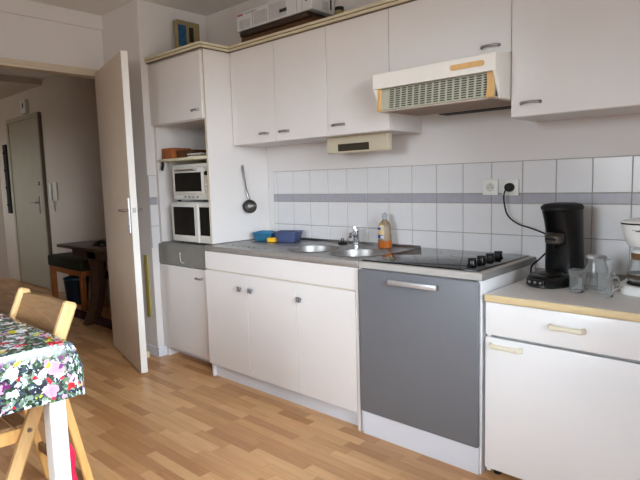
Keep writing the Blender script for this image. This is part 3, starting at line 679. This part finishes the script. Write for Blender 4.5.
dt = obj('drip_tray', lathe([(.048, .046), (.050, .050), (.044, .054), (.010, .055)], (.060, 0, 0), 28, None, PMM), ladlem, PM)
for k in range(5): obj('tray_slot', box(.025+.016*k, .030+.016*k, -.026, .026, .0549, .0558, 0, 1, None, PMM), black, dt)
obj('control_panel', box(.153, .1635, -.040, .040, .010, .034, .003, 2, None, PMM), black, PM)
for k in (-1, 0, 1): obj('button', lathe([(.0055, 0), (.005, .004), (.002, .005)], (0, 0, 0), 12, None, PMM @ Matrix.Translation((.1635, .025*k, .022)) @ Matrix.Rotation(math.pi/2, 4, 'Y')), hgrey, PM)
random.seed(5)
obj('plug', lathe([(.020, -.004), (.021, .010), (.019, .022), (.012, .026)], (0, 0, 0), 20, None, Matrix.Translation((1.685, -.020, 1.139)) @ Matrix.Rotation(math.pi/2, 4, 'X')), blackm, PM)
def spline(pts, k=8):
    P = [Vector(p) for p in pts]; out = []
    for i in range(len(P)-1):
        a, b_, c, d_ = P[max(i-1, 0)], P[i], P[i+1], P[min(i+2, len(P)-1)]
        for j in range(k):
            t_ = j/k; out.append(.5*((2*b_)+(-a+c)*t_+(2*a-5*b_+4*c-d_)*t_*t_+(-a+3*b_-3*c+d_)*t_**3))
    return out+[P[-1]]
obj('cord', tube(spline([(1.685, -.040, 1.139), (1.670, -.048, 1.115), (1.668, -.045, 1.07), (1.685, -.042, 1.01), (1.735, -.045, .972), (1.80, -.055, .955), (1.87, -.075, .935), (1.925, -.105, .915)]), .0036, 8), blackm, PM)
obj('hose', tube(spline([(1.90, -.15, .86), (1.87, -.14, .83), (1.845, -.16, .80), (1.86, -.20, .765)]), .004, 8), black, PM)

# ------------------------------------------------------------------ glass mugs and jug
def mug(x, y, label, h=.088, r=.029, side=0.):
    t = thing('glass_mug', label, 'glass mug', (x, y, .743), 'glass mugs on the worktop')
    obj('glass', lathe([(.002, .0005), (r*.84, .0005), (r*.88, .003), (r*.92, .02), (r*1.05, h), (r*1.05-.0022, h), (r*.92-.0025, .02), (r*.82, .010), (.002, .009)], (x, y, .743), 28, None, None, False), clear, t)
    d = Vector((math.cos(side), math.sin(side), 0)); c = Vector((x, y, .743))
    obj('handle', tube(spline([c+d*(r*.96)+Vector((0, 0, h*.78)), c+d*(r+.016)+Vector((0, 0, h*.80)), c+d*(r+.024)+Vector((0, 0, h*.55)), c+d*(r+.014)+Vector((0, 0, h*.32)), c+d*(r*.92)+Vector((0, 0, h*.28))], 5), .0038, 8), clear, t)
mug(2.083, -.325, 'glass mug standing in front of the pod coffee machine', side=.85); mug(2.190, -.352, 'glass mug standing in front of the glass jug', side=.85)
jg = thing('glass_jug', 'small lidded glass jug standing between the two coffee makers', 'jug', (2.135, -.225, .743))
JX, JY = 2.122, -.225
obj('glass', lathe([(.002, .0005), (.036, .0005), (.042, .006), (.045, .04), (.042, .085), (.034, .105), (.036, .122), (.0335, .122), (.0315, .105), (.0395, .084), (.0425, .04), (.039, .009), (.002, .006)], (JX, JY, .743), 32, None, None, False), clear, jg)
obj('lid', lathe([(.002, .123), (.037, .123), (.038, .128), (.034, .134), (.010, .138), (.002, .138)], (JX, JY, .743), 28, None, None, False), clear, jg)
d = Vector((math.cos(.8), math.sin(.8), 0)); c = Vector((JX, JY, .743))
obj('handle', tube(spline([c+d*.034+Vector((0, 0, .112)), c+d*.062+Vector((0, 0, .108)), c+d*.070+Vector((0, 0, .070)), c+d*.046+Vector((0, 0, .038))], 6), .0045, 8), clear, jg)

# ------------------------------------------------------------------ filter coffee maker
FC = thing('filter_coffee_maker', 'white filter coffee maker with glass carafe at the right edge', 'coffee maker', (2.30, -.17, .743))
FXc, FYc = 2.292, -.205
FM = Matrix.Translation((FXc, FYc, .7435)) @ Matrix.Rotation(-math.pi/2, 4, 'Z')   # local +x towards the room
obj('base', loft([(0, -.04, .135, .088), (.004, -.04, .140, .092), (.026, -.04, .140, .092), (.034, -.042, .134, .087)], FM, 36, 2.8), makerw, FC)
obj('hot_plate', lathe([(.066, .034), (.066, .038), (.010, .039)], (0, 0, 0), 30, None, FM), blackm, FC)
obj('tank', loft([(.034, -.130, .048, .085), (.20, -.130, .048, .085), (.262, -.125, .052, .088), (.270, -.125, .048, .084)], FM, 30, 3.2), makerw, FC)
fh = obj('filter_holder', loft([(.172, 0, .050, .052), (.180, 0, .062, .064), (.215, -.005, .080, .082), (.254, -.012, .090, .092), (.259, -.012, .090, .092)], FM, 36, 2.2), makerw, FC)
obj('holder_rim', loft([(.259, -.012, .092, .094), (.265, -.012, .092, .094)], FM, 36, 2.2), black, fh)
obj('lid', loft([(.265, -.012, .091, .093), (.271, -.014, .088, .090), (.273, -.016, .070, .075)], FM, 36, 2.3), makerw, FC)
# emblem: flat oval with a bar through it
e = bmesh.new(); EM = Matrix.Translation((FXc-.018, FYc-.0745, .7435+.240)) @ Matrix.Rotation(math.radians(-12), 4, 'Z') @ Matrix.Rotation(math.pi/2-.2, 4, 'X')
lathe([(.011, 0), (.011, .001), (.002, .0011)], (0, 0, 0), 18, e, EM, True, 1, .55); box(-.020, .020, -.0013, .0013, 0, .0010, 0, 1, e, EM)
obj('emblem', e, nickel, fh)
ca = obj('carafe', lathe([(.002, .0395), (.052, .0395), (.062, .048), (.066, .075), (.060, .110), (.050, .138), (.052, .152), (.0495, .152), (.0475, .138), (.0575, .110), (.0635, .075), (.059, .050), (.002, .043)], (0, 0, 0), 36, None, FM, False), clear, FC)
obj('carafe_band', lathe([(.0515, .128), (.0535, .130), (.0545, .152), (.053, .154)], (0, 0, 0), 36, None, FM, False), coffeeg, ca)
obj('carafe_lid', lathe([(.054, .153), (.054, .162), (.040, .168), (.008, .170)], (0, 0, 0), 30, None, FM), makerw, ca)
obj('carafe_ring', lathe([(.0625, .058), (.0668, .062), (.0672, .070), (.0645, .074)], (0, 0, 0), 36, None, FM, False), mat('carafe_ring_brown', (.34, .27, .20), .4), ca)
obj('carafe_handle', tube([FM @ Vector(p) for p in spline([(.03, .04, .142), (.052, .068, .145), (.064, .084, .11), (.058, .076, .07), (.040, .052, .060)], 5)], .007, 8), makerw, ca)

# ------------------------------------------------------------------ ladle on the cabinet side
ll = thing('soup_ladle', 'steel soup ladle hanging on the side of the tall cabinet', 'ladle', (.02, -.19, 1.03))
def LP(y, z, dx=0): return (.010+dx, y, z)
obj('handle', tube([LP(-.226, 1.302, .004), LP(-.228, 1.294), LP(-.220, 1.24), LP(-.205, 1.15), LP(-.190, 1.095, .004), LP(-.186, 1.078, .016)], [.010, .012, .0085, .0085, .010, .008], 8, None, None, False, .55), ladlem, ll)
LM = Matrix.Translation((.040, -.207, 1.040)) @ Vector((.78, -.52, .35)).to_track_quat('Z', 'Y').to_matrix().to_4x4()
obj('bowl', lathe([(.002, -.030), (.024, -.026), (.039, -.012), (.046, .004), (.044, .004), (.037, -.010), (.023, -.022), (.002, -.027)], (0, 0, 0), 26, None, LM, False), ladlem, ll)
obj('hook', tube([(.0005, -.226, 1.306), (.010, -.226, 1.306), (.014, -.226, 1.314)], .003, 8), appw, ll)

# ------------------------------------------------------------------ goods on top of the cabinets
bx = thing('carton_box', 'long white printed carton lying on top of the wall cabinets', 'box', (.31, -.10, 2.134))
obj('box', box(-.015, .635, -.205, -.015, 2.138, 2.247, .002), carton, bx)
F = -.2057
for a, c, z0, z1 in ((.15, .27, 2.150, 2.222), (.30, .43, 2.150, 2.235), (.01, .11, 2.146, 2.200)): obj('printed_panel', box(a, c, F, -.2049, z0, z1), cartong, bx)
for a, c in ((.135, .139), (.288, .292), (.515, .518), (.557, .560)): obj('printed_line', box(a, c, F, -.2049, 2.142, 2.243), cartonl, bx)
obj('grip_hole', box(.375, .435, F-.0004, -.2049, 2.170, 2.190, .0), blackink, bx)
# small print: a red word in the corner, grey line after it, marks at the right end
rx = -.005
for wd in (.012, .010, .009, .012, .010): obj('red_print', box(rx, rx+wd*.8, F, -.2049, 2.226, 2.237), redink, bx); rx += wd
for k in range(9): obj('grey_print', box(.070+.012*k, .078+.012*k, F, -.2049, 2.229, 2.236), cartonl, bx)
obj('ring_mark', tube([(.593+.012*math.cos(a*math.pi/6), F, 2.205+.018*math.sin(a*math.pi/6)) for a in range(12)], .0022, 6, None, None, True), blackink, bx)
obj('end_print', box(.6345, .6357, -.12, -.07, 2.150, 2.20), cartong, bx); obj('end_mark', box(.6345, .6362, -.055, -.042, 2.16, 2.215), blackink, bx)
wdn = thing('wooden_case', 'brown wooden case under the long white carton', 'case', (.33, -.11, 2.0))
obj('body', box(.01, .64, -.200, -.02, 2.0005, 2.1, .012, 3), woodbrown, wdn); obj('lid', box(.005, .60, -.205, -.018, 2.1, 2.1375, .012, 3), mat('dark_brown_lid', (.22, .135, .08), .45, var=.2, scale=8, stretch=(1, 6, 6)), wdn)
jr = thing('small_jar', 'small yellowish jar with dark lid right of the white carton', 'jar', (.74, -.11, 2.0))
obj('jar', lathe([(.026, .0005), (.028, .005), (.028, .10), (.022, .112), (.022, .118)], (.75, -.11, 2.0), 20), mat('jar_yellow', (.62, .56, .38), .4, var=.1), jr); obj('lid', lathe([(.025, .118), (.025, .135), (.02, .138)], (.75, -.11, 2.0), 20), blackm, jr)
sbx = thing('window_carton', 'small upright beige carton with blue and black panels on the tall cabinet', 'box', (-.54, -.23, 2.0))
obj('box', box(-.535, -.50, -.322, -.137, 2.0005, 2.300, .003), kraft, sbx)
obj('blue_panel', box(-.501, -.4985, -.312, -.250, 2.13, 2.268), bluec, sbx); obj('black_panel', box(-.501, -.4985, -.226, -.190, 2.165, 2.262), blackink, sbx)

# ------------------------------------------------------------------ kitchen door leaf
H0 = Vector((-1.098, -.606, 0)); dirv = Vector((.755, -.195, 0)).normalized(); nn = Vector((-dirv.y, dirv.x, 0))   # nn points to +y side
DM = Matrix(((dirv.x, nn.x, 0, H0.x), (dirv.y, nn.y, 0, H0.y), (0, 0, 1, 0), (0, 0, 0, 1)))
DL = .772
d1 = obj('door_1', box(.004, DL-.002, -.020, .020, .012, 1.995, .001, 1, None, DM), doorm); d1['kind'] = 'structure'; d1['label'] = 'open cream interior door with lever handle'
obj('door_edge', box(DL-.002, DL, -.0195, .0195, .0125, 1.9945, 0, 1, None, DM), doore, d1)
for s in (-1, 1):
    pt = obj('handle_plate', box(DL-.056, DL-.022, s*.020, s*.026, .905, 1.118, .002, 1, None, DM), alu, d1)
    b = tube([DM @ Vector(p) for p in ((DL-.045, s*.024, 1.045), (DL-.045, s*.052, 1.045), (DL-.055, s*.060, 1.045), (DL-.140, s*.058, 1.043))], [.010, .009, .009, .008], 10); obj('lever', b, chrome, pt)
    obj('keyhole', tube([DM @ Vector((DL-.045, s*.0255, .945)), DM @ Vector((DL-.045, s*.0268, .945))], .006, 10), blackm, pt)
obj('latch', box(DL-.0005, DL+.0015, -.011, .011, 1.03, 1.06, .0, 1, None, DM), hgrey, d1)
for z in (.25, 1.0, 1.75): obj('hinge', tube([DM @ Vector((-.004, .012, z-.05)), DM @ Vector((-.004, .012, z+.05))], .007, 10), framem, d1)
st = lathe([(.015, 0), (.016, .03), (.013, .042), (.004, .044)], (-.66, -.60, .0005), 16); tag(obj('door_stop', st, mat('stop_cream', (.84, .78, .66), .6)), 'small cream door stop on the floor behind the open door', 'door stop')
tag(obj('yellow_batten', box(-.700, -.655, -.560, -.5505, .275, .715, .003, 2), yellowp), 'narrow yellow strip fixed upright on the wall behind the open door', 'strip')

# ------------------------------------------------------------------ hall furniture
ht = thing('hall_table', 'dark wooden table with curved leg standing in the hall', 'table', (-1.8, -.35, 0))
obj('tabletop', box(-2.22, -1.26, -.54, -.06, .672, .70, .006, 2), darkwood, ht)
obj('apron', box(-2.05, -1.40, -.48, -.12, .60, .672, .003), darkwood, ht)
def curved_leg(y):
    t = bmesh.new(); P = [(-1.70, .672), (-1.672, .58), (-1.655, .48), (-1.66, .36), (-1.70, .24), (-1.78, .11), (-1.91, .0)]; W = [.075, .070, .068, .066, .062, .058, .055]; A = []
    for i, (x, z) in enumerate(P):
        a = Vector(P[max(i-1, 0)]); b_ = Vector(P[min(i+1, len(P)-1)]); d = (b_-a).normalized(); nrm = Vector((d.y, -d.x))
        A.append([(x+nrm.x*W[i]*s, z+nrm.y*W[i]*s if i < len(P)-1 else z) for s in (-1, 1)])
    for (l0, r0), (l1, r1) in zip(A, A[1:]): prism([l0, r0, r1, l1], y-.03, y+.03, 'y', t)
    bmesh.ops.remove_doubles(t, verts=t.verts, dist=.0005); bad = [f for f in t.faces if not f.is_valid]; return t
obj('leg', curved_leg(-.45), darkwood, ht); obj('leg', curved_leg(-.15), darkwood, ht)
obj('foot_rail', box(-1.72, -1.64, -.42, -.18, .42, .48, .003), darkwood, ht)
obj('back_leg', box(-1.45, -1.38, -.46, -.14, 0, .60, .004), darkwood, ht)
dv = thing('desk_object', 'small black rounded gadget lying on the dark hall table', 'gadget', (-1.75, -.36, .70)); obj('body', lathe([(.002, 0), (.07, 0.0005), (.075, .012), (.055, .035), (.02, .045), (.002, .046)], (-1.75, -.36, .70), 20, None, None, False, 1.2, .8), black, dv); obj('band', lathe([(.0762, .010), (.0765, .015)], (-1.75, -.36, .70), 20, None, None, False, 1.2, .8), chrome, dv)
bn = thing('padded_bench', 'orange wood bench with dark olive cushion in the hall', 'bench', (-2.83, -.12, 0))
obj('seat_frame', box(-3.19, -2.44, -.245, -.01, .335, .385, .004), orangew, bn); obj('cushion', box(-3.21, -2.42, -.255, -.0, .3855, .50, .02, 3), greencush, bn)
for x in (-3.16, -2.475):
    for y in (-.22, -.04): obj('leg', box(x-.028, x+.028, y-.022, y+.022, 0, .335, .003), orangew, bn)
bi = thing('waste_bin', 'dark blue bin tucked under the bench in the hall', 'bin', (-2.85, -.11, 0)); obj('bucket', lathe([(.10, .0055), (.12, .25), (.125, .262), (.118, .262), (.098, .012), (.01, .010)], (-2.86, -.118, .0), 28, None, None, False), bindark, bi); obj('bag', lathe([(.122, .255), (.128, .264), (.126, .275), (.10, .25), (.01, .24)], (-2.86, -.118, .0), 24, None, None, False), mat('bag_teal', (.10, .22, .27), .35), bi)
rg = thing('hall_rug', 'dark red rug on the floor under the hall table', 'rug', (-2.3, -.25, 0)); obj('pile', box(-3.05, -1.5, -.405, -.25, .0, .006, .002), rugm, rg)
it = thing('intercom', 'white intercom handset on the hall wall beside the entrance door', 'intercom', (-3.58, .02, 1.05)); obj('panel', box(-3.66, -3.50, .012, .03, 1.05, 1.255, .004, 2), mat('intercom_white', (.80, .77, .71), .5), it); obj('handset', box(-3.65, -3.60, -.01, .012, 1.06, 1.25, .008, 2), mat('handset_white', (.84, .81, .76), .45), it)
obj('cable', tube([(-3.625, .022, 1.05), (-3.62, .024, .97), (-3.60, .024, .93), (-3.57, .024, 1.05)], .004, 6), mat('cable_white', (.70, .66, .60), .5), it)
db = thing('door_chime', 'small white chime box above the hall entrance door', 'chime', (-4.22, .02, 2.07)); obj('case', box(-4.29, -4.14, -.01, .03, 2.072, 2.23, .006, 2), mat('chime_white', (.80, .78, .74), .5), db); obj('speaker', lathe([(.026, 0), (.024, .003), (.004, .003)], (0, 0, 0), 16, None, Matrix.Translation((-4.21, -.01, 2.165)) @ Matrix.Rotation(math.pi/2, 4, 'X'), True, .8, 1.3), black, db)
cr_ = thing('coat_rail', 'tall narrow black rail on the hall wall left of the entrance door', 'coat rail', (-5.0, .02, .88)); obj('board', box(-5.045, -4.955, .0, .03, .88, 1.76, .003), blackm, cr_)
for k in range(4): obj('peg', tube([(-4.997, .01, .98+.22*k), (-4.997, -.012, .99+.22*k), (-4.997, -.016, 1.0+.22*k)], .009, 8), blackm, cr_)

# ------------------------------------------------------------------ dining table, cloth and chair
TXr, TYf, TXl, TYn, TZ = 1.104, -1.832, -.10, -2.60, .735
dtb = thing('dining_table', 'white dining table hidden under the flowered cloth', 'table', (.5, -2.2, 0))
obj('tabletop', box(TXl, TXr, TYn, TYf, TZ-.026, TZ-.002, .003), tablew, dtb)
for x in (TXl+.06, TXr-.044):
    for y in (TYn+.06, TYf-.045): obj('leg', box(x-.028, x+.028, y-.024, y+.024, 0, TZ-.026, .003), tablew, dtb)
obj('rail', box(TXl+.09, TXr-.08, TYf-.075, TYf-.055, TZ-.09, TZ-.026), tablew, dtb); obj('rail', box(TXl+.09, TXr-.08, TYn+.055, TYn+.075, TZ-.09, TZ-.026), tablew, dtb)
# cloth: grid over the top that folds down over the edges and ripples near the hem
t = bmesh.new(); uvl = t.loops.layers.uv.new('UVMap'); DROP = .165; DROPF = .070; NU, NV = 84, 64
Ux = (TXr-TXl)+2*DROP; Uy = (TYf-TYn)+DROP+DROPF; g = []
def fold(s, L_):
    """s along the cloth -> position along table axis and drop"""
    r = .010
    if s < 0: return (-r*min(1, -s/r)*.6, -s)
    if s > L_: return (L_+r*min(1, (s-L_)/r)*.6, s-L_)
    return (s, 0)
for i in range(NU+1):
    rowv = []
    for j in range(NV+1):
        sx = -DROP+Ux*i/NU; sy = -DROP+Uy*j/NV
        x, dx = fold(sx, TXr-TXl); y, dy = fold(sy, TYf-TYn)
        drop = max(dx, dy) if not (dx and dy) else max(dx, dy)*1.02
        wv = drop/DROP
        ox = math.copysign(1, sx-.5) if dx > 0 else 0; oy = math.copysign(1, sy-.3) if dy > 0 else 0
        if dx and dy:      # the corner hangs in a soft cone
            k = min(dx, dy); x += ox*k*.20; y += oy*k*.24
        elif dx: x += ox*(.006+.010*math.sin(sy*19))*wv
        elif dy: y += oy*.003*wv if oy > 0 else oy*(.006+.010*math.sin(sx*17+1))*wv
        z = TZ+.0008-min(drop, DROP*1.12)
        v = t.verts.new((TXl+x, TYn+y, z)); rowv.append((v, (sx, sy)))
    g.append(rowv)
for i in range(NU):
    for j in range(NV):
        q = [g[i][j], g[i+1][j], g[i+1][j+1], g[i][j+1]]; f = t.faces.new([a[0] for a in q])
        for lp, a in zip(f.loops, q): lp[uvl].uv = a[1]
bmesh.ops.recalc_face_normals(t, faces=t.faces)
cl = obj('tablecloth', t, clothm); tag(cl, 'flowered oilcloth draped over the white dining table', 'tablecloth')
sm = cl.modifiers.new('thickness', 'SOLIDIFY'); sm.thickness = .0012; sm.offset = 1

ch = thing('folding_chair', 'pale wooden folding chair pushed against the flowered table', 'chair', (.70, -1.85, 0))
CXl, CXr = .49, .90
def post(x):
    return bar((x, -2.073, .012), (x, -1.738, .812), .032, .042, (1, 0, 0), None, .008)
for x in (CXl, CXr):
    obj('post', post(x), chairw if False else chairtop, ch)
    obj('rear_leg', bar((x+(.026 if x > .7 else -.026), -1.700, .010), (x+(.026 if x > .7 else -.026), -1.822, .62), .020, .028, (1, 0, 0), None, .004), chairw, ch)
    obj('bolt', tube([(x+.014, -1.905, .425), (x+.0185, -1.905, .425)], [.010, .007], 12), chrome, ch)
    obj('seat_rail', bar((x+(-.027 if x > .7 else .027), -2.20, .418), (x+(-.027 if x > .7 else .027), -1.875, .400), .020, .045, (1, 0, 0), None, .004), chairw, ch)
# curved back board
t = bmesh.new(); A = []
for k in range(13):
    s = k/12; x = CXl+.013+(CXr-CXl-.026)*s; bow = .025*math.sin(math.pi*s)
    A.append([(x, -1.762+bow+dy+zz, .752+z) for (dy, z, zz) in ((-.008, -.075, -.03), (.008, -.075, -.03), (.008, .045, .018), (-.008, .045, .018))])
V = [[t.verts.new(p) for p in r] for r in A]
for a, b_ in zip(V, V[1:]):
    for k in range(4): t.faces.new((a[k], a[(k+1) % 4], b_[(k+1) % 4], b_[k]))
t.faces.new(V[0][::-1]); t.faces.new(V[-1]); bmesh.ops.recalc_face_normals(t, faces=t.faces); bmesh.ops.bevel(t, geom=[e for e in t.edges if False], offset=.001) if False else None
obj('backrest', t, slatw, ch)
for k in range(6): obj('seat_slat', box(CXl+.016, CXr-.016, -1.935-.055*k, -1.890-.055*k, .426+.0028*k, .438+.0028*k, .003), slatw, ch)
obj('stretcher', bar((CXl-.018, -1.727, .16), (CXr+.018, -1.727, .16), .018, .034, (0, 1, 0), None, .003), slatw, ch)
obj('stretcher', bar((CXl, -2.03, .145), (CXr, -2.03, .145), .018, .034, (0, 1, 0), None, .003), chairw, ch)
# red cloth strap hanging by the chair
t = bmesh.new(); P = spline([(.945, -1.832, .50), (.950, -1.812, .44), (.938, -1.818, .38), (.945, -1.795, .30), (.940, -1.79, .22), (.945, -1.785, .165)], 5); A = []
for i, p in enumerate(P):
    wd = .010+.004*math.sin(i*.6); A.append([t.verts.new(p+Vector((.004*math.sin(i), s*wd, 0))) for s in (-1, 1)])
for a, b_ in zip(A, A[1:]): t.faces.new((a[0], a[1], b_[1], b_[0]))
rc_ = obj('red_scarf', t, redcloth); tag(rc_, 'pink-red cloth strip hanging down beside the folding chair leg', 'cloth'); sm = rc_.modifiers.new('thickness', 'SOLIDIFY'); sm.thickness = .006
